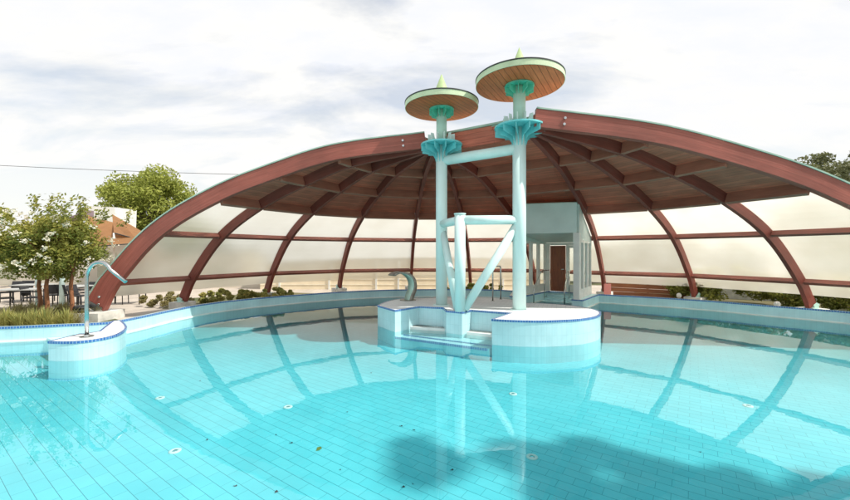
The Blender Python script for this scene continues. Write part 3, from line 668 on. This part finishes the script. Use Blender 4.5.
for q, z in enumerate((.24, .12, .0)):
    d = Vector((-.655, -.755)) * (.32 * (q + 1)); P = [(5.72 + d.x, 17.45 + d.y), (6.98 + d.x, 16.54 + d.y), (7.0, 16.57), (5.71, 17.46)]
    mb = MB(); mb.wall(P, ZF, z + .01); mb.poly(P, z + .01, True); mb.build('step', M['wall_tile'], pav)
for nme, lab, a, b in (('stair_rail', 'sloping steel stair rail beside the left windows inside the swim-through', (4.55, 15.95), (5.35, 16.9)), ('stair_rail', 'steel stair rail near the brown door on the right of the channel steps', (5.75, 15.7), (6.3, 16.6))):
    t_ = thing(nme, lab, 'hand rail', (a[0], a[1], 0)); dx, dy = b[0] - a[0], b[1] - a[1]
    MB().tube([(0, 0, -.1), (0, 0, .55), (dx * .08, dy * .08, .72), (dx * .55, dy * .55, 1.25), (dx * .7, dy * .7, 1.34), (dx * 1.3, dy * 1.3, 1.34)], .024, 10).build('rail_tube', M['steel'], t_)
    MB().tube([(dx * .9, dy * .9, .10), (dx * .9, dy * .9, 1.33)], .022, 10).build('post', M['steel'], t_)

# ------------------------------------------------------------------ foliage tools
def leaves(mb, c, rad, n, size, flat=.55, seed=0, clumps=26, cr=.38, zmin=None):
    rnd = random.Random(seed); C = []
    for _ in range(clumps):
        while True:
            v = Vector((rnd.uniform(-1, 1), rnd.uniform(-1, 1), rnd.uniform(-.85, 1)))
            if .35 < v.length < 1: break
        C.append((Vector((v.x * rad[0], v.y * rad[1], v.z * rad[2])) * .86, rnd.uniform(.6, 1.25) * cr))
    mr = min(rad)
    for _ in range(n):
        p0, r = C[rnd.randrange(clumps)]
        v = Vector((rnd.gauss(0, 1), rnd.gauss(0, 1), rnd.gauss(0, 1))); v.normalize(); v *= r * mr * rnd.random() ** .38
        v.z *= .75; p = Vector(c) + p0 + v
        if zmin is not None and p.z < zmin: continue
        nrm = Vector((rnd.gauss(0, 1), rnd.gauss(0, 1), rnd.gauss(.7, 1))).normalized(); a = nrm.orthogonal().normalized(); b = nrm.cross(a)
        an = rnd.uniform(0, 6.28); a, b = a * math.cos(an) + b * math.sin(an), b * math.cos(an) - a * math.sin(an)
        s = size * rnd.uniform(.6, 1.4)
        i = mb.add([p - a * s, p - b * s * flat + nrm * s * .15, p + a * s, p + b * s * flat + nrm * s * .15]); mb.face((i, i + 1, i + 2, i + 3))
    return [Vector(c) + q[0] for q in C]
def tree(name, label, loc, h, rad, n, size, lm, bark, cat='tree', seed=1, clumps=30, group=None, trunk_r=.16, cz=None, cr=.38):
    t_ = thing(name, label, cat, loc, 0, group); mb = MB(); cz = cz or h - rad[2]
    cl = leaves(mb, (0, 0, cz), rad, n, size, seed=seed, clumps=clumps, cr=cr); mb.build('crown', lm, t_)
    rnd = random.Random(seed + 99); tr = MB(); top = Vector((0, 0, cz - rad[2] * .2))
    tr.tube([(0, 0, -.05), (.03, 0, top.z * .5), tuple(top)], [trunk_r, trunk_r * .8, trunk_r * .5], 10)
    for p in cl[::2]:
        q = Vector((0, 0, top.z * rnd.uniform(.65, .95))); m_ = q.lerp(p, .5) + Vector((0, 0, -.1)); tr.tube([q, m_, p], [trunk_r * .35, trunk_r * .22, trunk_r * .07], 6, False)
    tr.build('trunk', bark, t_); return t_
# crepe myrtle by the pool, several red-brown stems and white blossom
cm = thing('crepe_myrtle', 'bushy small tree with three red brown stems and white blossom left of the dome', 'tree', (-11.15, 11.4, .05))
mb = MB(); rnd = random.Random(5)
cl = leaves(mb, (-.15, 0, 2.25), (1.55, 1.3, 1.12), 21000, .045, seed=3, clumps=120, cr=.34); 
for q in range(22):      # upright sprays give the ragged top
    a = rnd.uniform(-1.5, 1.5); y = rnd.uniform(-1, 1); z0 = 2.9 + .25 * (1 - abs(a) / 1.5); hgt = rnd.uniform(.35, .85) * (1.1 - .35 * abs(a) / 1.5); lean = a * .35
    for k in range(75):
        f = rnd.random(); p = Vector((a + lean * f + rnd.gauss(0, .06), y + rnd.gauss(0, .06), z0 + hgt * f)); nrm = Vector((rnd.gauss(0, 1), rnd.gauss(0, 1), rnd.gauss(.5, 1))).normalized(); u = nrm.orthogonal().normalized(); w = nrm.cross(u); s = .05 * rnd.uniform(.6, 1.3)
        i = mb.add([p - u * s, p - w * s * .55, p + u * s, p + w * s * .55]); mb.face((i, i + 1, i + 2, i + 3))
mb.build('crown', M['leaf_myrtle'], cm)
mb = MB()
for q in range(70):
    th = rnd.uniform(2.6, 6.9); z = rnd.uniform(-.6, .95); r = math.sqrt(max(0, 1 - z * z * .8)); p0 = Vector((-.12 + 1.6 * r * math.cos(th), 1.42 * r * math.sin(th), 2.3 + 1.12 * z))
    for k in range(20):
        p = p0 + Vector((rnd.gauss(0, .045), rnd.gauss(0, .045), rnd.gauss(0, .035))); nrm = Vector((rnd.gauss(0, 1), rnd.gauss(0, 1), rnd.gauss(0, 1))).normalized(); u = nrm.orthogonal().normalized(); w = nrm.cross(u); s = .026
        i = mb.add([p - u * s, p - w * s, p + u * s, p + w * s]); mb.face((i, i + 1, i + 2, i + 3))
tag(mb.build('blossom', M['bloom'], cm), kind='stuff')
for x0, y0, x1 in ((-.55, .15, -.5), (.0, -.2, .1), (.36, .2, .45)):
    mb = MB(); mb.tube([(x0, y0, -.05), (x0 + .05, y0, .6), (x0 + (x1 - x0) * .4 - .03, y0, 1.1), (x1, y0, 1.7), (x1 * 1.4, y0 * 1.2, 2.3)], [.07, .055, .05, .04, .02], 9)
    for k in range(5):
        a = rnd.uniform(0, 6.28); mb.tube([(x1, y0, 1.55 + .1 * k), (x1 + .45 * math.cos(a), y0 + .4 * math.sin(a), 2.1 + .1 * k), (x1 + .9 * math.cos(a), y0 + .8 * math.sin(a), 2.7)], [.03, .02, .008], 6, False)
    mb.build('stem', M['bark'], cm)
tree('lime_tree', 'large bright green tree rising behind the red arch beside the brown canopy', (-25.2, 35, 0), 9.9, (4.4, 4.0, 4.0), 26000, .13, M['leaf_bright'], M['bark_grey'], seed=11, clumps=90, trunk_r=.3, cr=.30)
tree('broad_tree', 'grey green broad tree rising behind the dome at the right edge', (34.0, 30, 0), 10.9, (5.0, 4.2, 3.8), 17000, .13, M['leaf_grey'], M['bark_grey'], seed=21, clumps=60, trunk_r=.3, cr=.3)
tree('background_tree', 'pale tree at the far left behind the blossoming tree', (-19.9, 17.5, 0), 4.7, (1.3, 1.5, 1.7), 5000, .08, M['leaf_bright'], M['bark_grey'], seed=31, clumps=26, trunk_r=.12)
# unseen tree added on the right bank, shaped to shade the near water
tree('added_shade_tree', 'tall narrow tree out of view at the right, added to shade the near water', (16.4, .0, 0), 24.2, (.9, .85, 7.2), 3800, .15, M['leaf_hedge'], M['bark_grey'], seed=41, clumps=40, trunk_r=.2, cr=.50)

# hedge and shrubs
def shrub(name, label, loc, rad, n, size, lm, group, seed, flowers=0, z=None):
    t_ = thing(name, label, 'shrub', loc, 0, group); mb = MB(); leaves(mb, (0, 0, rad[2] * .9), rad, n, size, seed=seed, clumps=22, cr=.42, zmin=0); mb.build('foliage', lm, t_)
    if flowers:
        rn = random.Random(seed); fb = MB()
        for q in range(flowers):
            th = rn.uniform(0, 6.28); zz = rn.uniform(0, 1); r = math.sqrt(1 - zz * zz * .9); p0 = Vector((rad[0] * r * math.cos(th), rad[1] * r * math.sin(th), rad[2] * (.9 + .85 * zz)))
            for k in range(7):
                p = p0 + Vector((rn.gauss(0, .05), rn.gauss(0, .05), rn.gauss(0, .04))); nrm = Vector((rn.gauss(0, 1), rn.gauss(0, 1), rn.gauss(0, 1))).normalized(); u = nrm.orthogonal().normalized(); w = nrm.cross(u); s = .04
                i = fb.add([p - u * s, p - w * s, p + u * s, p + w * s]); fb.face((i, i + 1, i + 2, i + 3))
        tag(fb.build('flowers', M['bloom'], t_), kind='stuff')
    return t_
G1 = 'flowering shrubs behind the right of the dome'
hs = [(11.7, 16.7), (12.0, 15.9), (13.2, 15.4), (13.9, 14.4), (14.7, 13.4), (15.4, 12.4), (16.4, 12.6), (17.2, 13.8), (15.9, 11.3)]
lbls = ['flowering shrub directly right of the wooden fence end', 'second flowering shrub right of the wooden fence', 'flowering shrub under the middle of the second right bay', 'flowering shrub left of the footing of the nearest right rib', 'flowering shrub just behind the footing of the nearest right rib',
        'flowering shrub just right of the nearest right rib footing', 'flowering shrub behind the last visible right panel', 'flowering shrub furthest back at the right edge', 'flowering shrub nearest the right edge of the picture']
for k, (x, y) in enumerate(hs): shrub('flowering_shrub', lbls[k], (x, y, .05), (1.05, .8, .80 + .1 * (k % 3)), 4500, .055, M['leaf_hedge'], G1, 60 + k, 26)
for k, (x, y, h, w, lb) in enumerate([(13, 27, 4.2, 2.4, 'pale tree seen blurred through the lower panels right of the pavilion'), (18, 28, 5.2, 2.8, 'pale tree seen blurred through the panels left of the second right rib'), (23, 27, 4.6, 2.6, 'pale tree seen blurred through the panels between the two right ribs'), (27, 24, 5.0, 2.8, 'pale tree seen blurred through the panels at the right edge'), (-15.5, 27.5, 4.6, 2.6, 'pale tree seen blurred through the frosted panels beside the left arch')]):
    tree('background_tree', lb, (x, y, 0), h, (w, w, h * .42), 4500, .14, M['leaf_grey'], M['bark_grey'], seed=200 + k, clumps=30, trunk_r=.15, cr=.42, group=None)
G2 = 'low shrubs between the left ribs'
for k, (x, y, lb) in enumerate([(-8.3, 15.6, 'low olive shrub just right of the second left rib foot'), (-7.3, 16.0, 'low olive shrub midway between the second and third left ribs'), (-6.6, 16.4, 'yellowish low shrub left of the third left rib foot'), (-10.0, 14.9, 'dark low shrub left of the second left rib foot'), (1.6, 19.0, 'low dark shrub seen under the island grab rail'), (2.9, 19.0, 'low dark shrub seen left of the right mushroom column')]):
    shrub('low_shrub', lb, (x, y, .05), (1.25, .7, .30), 4200, .05, M['leaf_hedge'] if k in (4, 5) else (M['grass_yellow'] if k in (0, 1, 2) else M['grass_olive']), G2, 80 + k)
# grass tufts along the left bed
def tuft(h, r, n, seed, wd=.012):
    rn = random.Random(seed); mb = MB()
    for _ in range(n):
        a = rn.uniform(0, 6.28); l = h * rn.uniform(.6, 1.1); sp_ = r * rn.uniform(.2, 1); d = Vector((math.cos(a), math.sin(a), 0)); sd = Vector((-d.y, d.x, 0)) * wd
        P = [Vector((d.x * .04, d.y * .04, 0)), d * sp_ * .4 + Vector((0, 0, l * .6)), d * sp_ + Vector((0, 0, l))]
        i = mb.add([P[0] - sd, P[0] + sd, P[1] - sd, P[1] + sd, P[2]]); mb.face((i, i + 1, i + 3, i + 2)); mb.face((i + 2, i + 3, i + 4))
    return mb
protoA = [tuft(.66, .34, 95, 100 + k) for k in range(3)]
G3 = 'ornamental grass tufts in a row behind the left pool wall'; k = 0
ms_ = [p.build('grass_blades', M['grass_yellow']) for p in protoA]
mo_ = [tuft(.62, .42, 120, 120 + k, .010).build('grass_blades', M['grass_olive']) for k in range(3)]
for q in range(15):
    x = -11.75 + q * .175 + random.uniform(-.04, .04); y = 9.78 + random.uniform(-.05, .15) + max(0, (x + 9.8) * .2)
    t_ = thing('grass_tuft', 'straw coloured grass tuft in the front row behind the blue edged wall', 'grass tuft', (x, y, .055), random.uniform(0, 6), G3)
    c = ms_[q % 3] if q < 3 else ms_[q % 3].copy()
    if q >= 3: COL.objects.link(c)
    c.parent = t_; t_.scale = (1, 1, random.uniform(.8, 1.1))
G4 = 'olive grass tufts behind the front row of straw grass'
for q in range(34):
    y = random.uniform(10.3, 12.3); x = random.uniform(-13.8, -.90 * y)
    t_ = thing('grass_tuft', 'olive green grass tuft in the bed under the blossoming tree', 'grass tuft', (x, y, .055), random.uniform(0, 6), G4)
    c = mo_[q % 3] if q < 3 else mo_[q % 3].copy()
    if q >= 3: COL.objects.link(c)
    c.parent = t_; t_.scale = (1, 1, random.uniform(.6, .95))

# ------------------------------------------------------------------ terrace things on the left
bn = thing('waste_bin', 'small black ribbed waste bin beside the left arch footing', 'bin', (-10.55, 11.7, .04))
MB().lathe([(0, 0), (.15, 0), (.17, .44)], (0, 0, 0), 24).build('bin_body', M['black'], bn)
mb = MB()
for k in range(5): mb.lathe([(.158 + .004 * k, .06 + .085 * k), (.178 + .004 * k, .075 + .085 * k), (.176 + .004 * k, .10 + .085 * k), (.160 + .004 * k, .115 + .085 * k)], (0, 0, 0), 24)
mb.build('rib_rings', M['black'], bn)
MB().lathe([(.185, .44), (.185, .475), (.10, .50), (0, .505)], (0, 0, 0), 24, False).build('lid', M['black'], bn)
def chair(lab, loc, rz, group, proto=[None]):
    if proto[0] is None:
        t_ = thing('terrace_chair', lab, 'chair', loc, rz, group); w = .25
        MB().box((0, 0, .44), (.48, .46, .04)).build('seat', M['black'], t_)
        mb = MB(); P = [(-.24, .20, .50), (.24, .20, .50), (.24, .23, .50), (-.24, .23, .50), (-.24, .29, .86), (.24, .29, .86), (.24, .32, .86), (-.24, .32, .86)]; mb.hexa(P).build('backrest', M['black'], t_)
        for sx in (-1, 1):
            for sy in (-1, 1): MB().tube([(sx * w, sy * .23, 0), (sx * w, sy * .215, .43 if sy < 0 else .5)], .017, 8).build('leg', M['black'], t_)
            MB().beam((sx * w, -.2, .65), (sx * w, .24, .65), .05, .03).build('armrest', M['black'], t_)
        proto[0] = t_; return t_
    c = copy_tree(proto[0]); c.location = loc; c.rotation_euler = (0, 0, rz); c['label'] = lab; return c
def table(lab, loc, rz, group, proto=[None]):
    if proto[0] is None:
        t_ = thing('terrace_table', lab, 'table', loc, rz, group)
        MB().box((0, 0, .735), (1.25, .78, .035)).build('tabletop', M['table'], t_)
        for sx in (-1, 1):
            for sy in (-1, 1): MB().tube([(sx * .54, sy * .32, 0), (sx * .54, sy * .32, .717)], .022, 8).build('leg', M['black'], t_)
        proto[0] = t_; return t_
    c = copy_tree(proto[0]); c.location = loc; c.rotation_euler = (0, 0, rz); c['label'] = lab; return c
def px(x, y, z=.04): d = (2.2 - z) * 381 / (y - 251); return ((x - 425) * d / 381, d)
GC = 'dark chairs on the terrace'; GT = 'grey tables on the terrace'
def C_(lab, x, y, rz): X, Y = px(x, y); chair(lab, (X, Y, .04), rz, GC)
def T_(lab, x, y, rz): X, Y = px(x, y); table(lab, (X, Y, .04), rz, GT)
T_('grey table nearest the left edge between two rows of dark chairs', 20, 309, .2)
T_('grey table just left of the white post by the leftmost stems', 34, 302, .1)
T_('grey table behind the dark chairs left of the red arch foot', 73, 304, -.1)
T_('small table seen under the lowest frosted panel by the red arch', 127, 304, .3)
C_('dark chair at the far left edge of the terrace', 5, 310, 2.4)
C_('dark chair behind the nearest grey table at the left edge', 12, 302, .1)
C_('dark chair left of the leftmost tree stem, behind the grey table', 22, 301, .1)
C_('dark chair at the right end of the left tables', 34, 309, 1.9)
C_('dark chair directly left of the right white post', 55, 306, -2.6)
C_('dark chair directly right of the right white post', 69, 306, 2.9)
C_('dark chair turned sideways beside the gooseneck pipe', 80, 307, 1.7)
C_('dark chair behind the gooseneck pipe against the red arch', 89, 303, .2)
C_('dark chair beneath the frosted panel right of the arch foot', 119, 304, -1.3)
# restaurant building, posts, awnings
rb = thing('restaurant_building', 'low beige rendered building behind the terrace with a mauve pitched roof', 'building')
mb = MB(); mb.box((-22.5, 26.2, 1.55), (20, 3, 3.1)); mb.build('wall', M['beige'], rb)
mb = MB(); mb.box((-24.4, 26.2, 3.6), (3.6, 2.6, 1.0)); mb.build('upper_wall', M['beige'], rb)
mb = MB(); mb.hexa([(-23.6, 24.6, 3.9), (-21.9, 24.6, 4.5), (-21.9, 25.2, 4.5), (-23.6, 25.2, 3.9), (-23.6, 24.6, 4.1), (-21.9, 24.6, 4.85), (-21.9, 25.2, 4.85), (-23.6, 25.2, 4.1)]); mb.build('roof', M['roofmauve'], rb)
for k in range(5): MB().box((-27 + k * 3.2, 24.68, 1.3), (1.2, .05, 1.6)).build('window', M['glass'], rb)
wb = thing('white_annex', 'white gabled building top rising behind the brown canopies', 'building')
mb = MB(); mb.hexa([(-24.3, 27.9, 0), (-22.9, 27.9, 0), (-22.9, 30, 0), (-24.3, 30, 0), (-24.7, 27.9, 5.5), (-22.7, 27.9, 5.4), (-22.7, 30, 5.4), (-24.7, 30, 5.5)]); mb.build('gable', M['white'], wb)
def awning(lab, c4, sag, loc):
    t_ = thing('canvas_canopy', lab, 'canopy', loc, 0, 'brown canvas canopies over the terrace'); mb = MB(); n = 8
    Q = [Vector(p) - Vector(loc) for p in c4]
    for i in range(n + 1):
        for j in range(n + 1):
            u, v = i / n, j / n; P = (Q[0] * (1 - u) + Q[1] * u) * (1 - v) + (Q[3] * (1 - u) + Q[2] * u) * v; P.z -= sag * 16 * u * (1 - u) * v * (1 - v); mb.v.append(tuple(P))
    for i in range(n):
        for j in range(n): a = i * (n + 1) + j; mb.face((a, a + n + 1, a + n + 2, a + 1), None, True)
    mb.build('canvas', M['awning'], t_)
    for k in (0, 1): MB().tube([(Q[k].x, Q[k].y, Q[k].z), (Q[k].x, Q[k].y, -loc[2] + .04)], .05, 8).build('pole', M['white'], t_)
    mb = MB(); mb.tube([Q[0], Q[1]], .03, 6); mb.build('edge_bar', M['dark'], t_)
def pw_(x, y, d): return ((x - 425) * d / 381, d, 2.2 - (y - 251) * d / 381)
awning('brown canvas canopy sloping up to the right beside the tall tree', [pw_(114, 233, 21), pw_(152, 243, 21), pw_(150, 236, 25), pw_(112, 214, 25)], .05, (*pw_(114, 233, 21)[:2], .04))
awning('brown canvas canopy partly hidden by the blossoming tree', [pw_(88, 247, 20), pw_(140, 243, 20), pw_(124, 225, 23), pw_(88, 216, 23)], .15, (*pw_(88, 247, 20)[:2], .04))
for x, y, lb in ((38, 306, 'white post behind the leftmost stems of the blossoming tree'), (62, 307, 'white post standing between the dark terrace chairs')):
    X, Y = px(x, y); t_ = thing('canopy_post', lb, 'post', (X, Y, .04)); MB().tube([(0, 0, .02), (0, 0, 2.9)], .085, 16).build('shaft', M['mint'], t_); MB().box((0, 0, .02), (.3, .3, .04)).build('base_plate', M['mint'], t_)
# white sided building behind the dome
sb = thing('white_boarded_shed', 'long low cream boarded shed standing right behind the dome, seen under the frosted panels', 'shed')
mb = MB(); mb.box((-1.3, 22.0, .95), (16.0, 1, 1.9)); mb.build('wall', M['cream'], sb)
mb = MB()
for k in range(5): mb.box((-1.3, 21.487, .3 + k * .3), (16.0, .022, .012))
for x in (-8.2, -5.4, -2.75, -1.5, 1.6, 4.4): mb.box((x, 21.47, .93), (.10, .06, 1.8))
mb.build('trim', M['white'], sb)
mb = MB(); mb.box((-1.3, 22.0, 1.94), (16.2, 1.2, .07)); mb.build('coping', M['white'], sb)
dk = thing('boundary_wall', 'low pale boundary wall behind the left bays of the dome', 'wall'); MB().box((-14.2, 22.5, .5), (9, .2, 1.0)).build('wall_face', M['beige'], dk)
# wooden fence and small sign on the right
fn = thing('wooden_fence', 'reddish brown horizontal board fence behind the right rib beside the pavilion', 'fence')
fa, fb = Vector((8.9, 18.6)), Vector((11.7, 16.7)); d = (fb - fa); rz = math.atan2(d.y, d.x); cx, cy = (fa + fb) / 2
mb = MB()
for k in range(5): mb.box((cx, cy, .16 + k * .19), (d.length, .03, .18), rz)
mb.build('boards', M['wood'], fn)
for f in (0, .5, 1.0): p = fa.lerp(fb, f); MB().box((p.x + .05, p.y + .06, .55), (.09, .07, 1.1), rz).build('post', M['black'], fn)
MB().beam((fa.x, fa.y, 1.03), (fb.x, fb.y, 1.03), .08, .03).build('top_rail', M['wood'], fn)
sg = thing('notice_sign', 'small pink notice board left of the wooden fence behind the rib foot', 'sign', (7.95, 16.6, .04)); MB().box((0, 0, .50), (.30, .03, .46)).build('board', M['pink'], sg); MB().tube([(0, .03, 0), (0, .03, .7)], .015, 8).build('stake', M['steel'], sg)
fw = thing('hedge_wall', 'low grey wall running behind the flowering shrubs', 'wall'); MB().beam((11.9, 18.2, .4), (22.0, 12.5, .4), .2, .8).build('wall_face', M['concrete'], fw)
for x, y, z, lb in ((10.5, 15.75, .36, 'small white floodlight beside the footing of the second right rib'), (12.15, 13.15, .36, 'round white floodlight beside the footing of the nearest right rib')):
    t_ = thing('floodlight', lb, 'floodlight', (x, y, .04), 0, 'floodlights by the right rib footings'); MB().lathe([(0, .22), (.05, .22), (.09, .28), (.095, .35), (.06, .41), (0, .43)], (0, 0, 0), 20).build('lamp_head', M['white'], t_); MB().tube([(0, 0, 0), (0, 0, .22)], .03, 8).build('stem', M['steel'], t_)
# overhead cable
cb = []
for k in range(25): u = k / 24; a = Vector((-46, 36, 10.6)); b = Vector((30, 36, 9.6)); p = a.lerp(b, u); p.z -= 1.7 * 4 * u * (1 - u) * .5; cb.append(p)
tag(MB().tube(cb, .022, 6).build('overhead_cable', M['petrol']), 'thin dark overhead cable crossing the sky at the left', 'cable')
# pool floor inlets and a few leaves
FL = 'round white inlets in the pool floor'
inl = [(175, 451, 'white floor inlet nearest the bottom left of the pool'), (288, 407, 'white floor inlet in the reflected left panels'), (160, 398, 'white floor inlet close to the left tiled block'), (532, 457, 'white floor inlet nearest the bottom centre'), (513, 394, 'white floor inlet in front of the round lobe'), (748, 406, 'white floor inlet on the right side of the pool')]
def fl(x, y): d = (2.2 - ZF) * 381 / (y - 251); return ((x - 425) * d / 381, d, ZF)
for x, y, lb in inl:
    t_ = thing('floor_inlet', lb, 'pool inlet', fl(x, y), 0, FL); MB().lathe([(.072, 0), (.072, .008), (.04, .014), (.035, .004)], (0, 0, 0), 24, True).build('ring', M['white'], t_); MB().lathe([(0, .006), (.025, .012), (.03, .004)], (0, 0, 0), 16).build('nozzle', M['steel'], t_)
LF = 'dead leaves on the pool floor'; rn = random.Random(3)
lf = [(319, 449), (276, 435), (291, 443), (401, 426), (414, 430), (347, 412), (276, 492), (403, 487), (413, 484), (235, 486), (200, 381), (371, 373), (207, 440), (340, 470), (452, 470), (700, 452)]
for k, (x, y) in enumerate(lf):
    X, Y, Z = fl(x, y); s = .05 if k == 0 else rn.uniform(.009, .020); mb = MB(); a = rn.uniform(0, 6.28); P = []
    for q in range(7): th = 2 * math.pi * q / 7; rr = s * (1 + .45 * math.cos(2 * th)) * rn.uniform(.8, 1.1); P.append((rr * math.cos(th + a), rr * math.sin(th + a) * .8, .006 + .008 * math.sin(2 * th)))
    b = mb.add(P); mb.face([b + q for q in range(7)])
    o = mb.build('dead_leaf', M['leaf_hedge'] if k == 0 else M['black']); o.location = (X, Y, Z)
    tag(o, 'curled olive leaf lying on the pool floor, the largest one' if k == 0 else 'tiny dark dead leaf lying on the turquoise pool floor', 'leaf', None if k == 0 else LF)
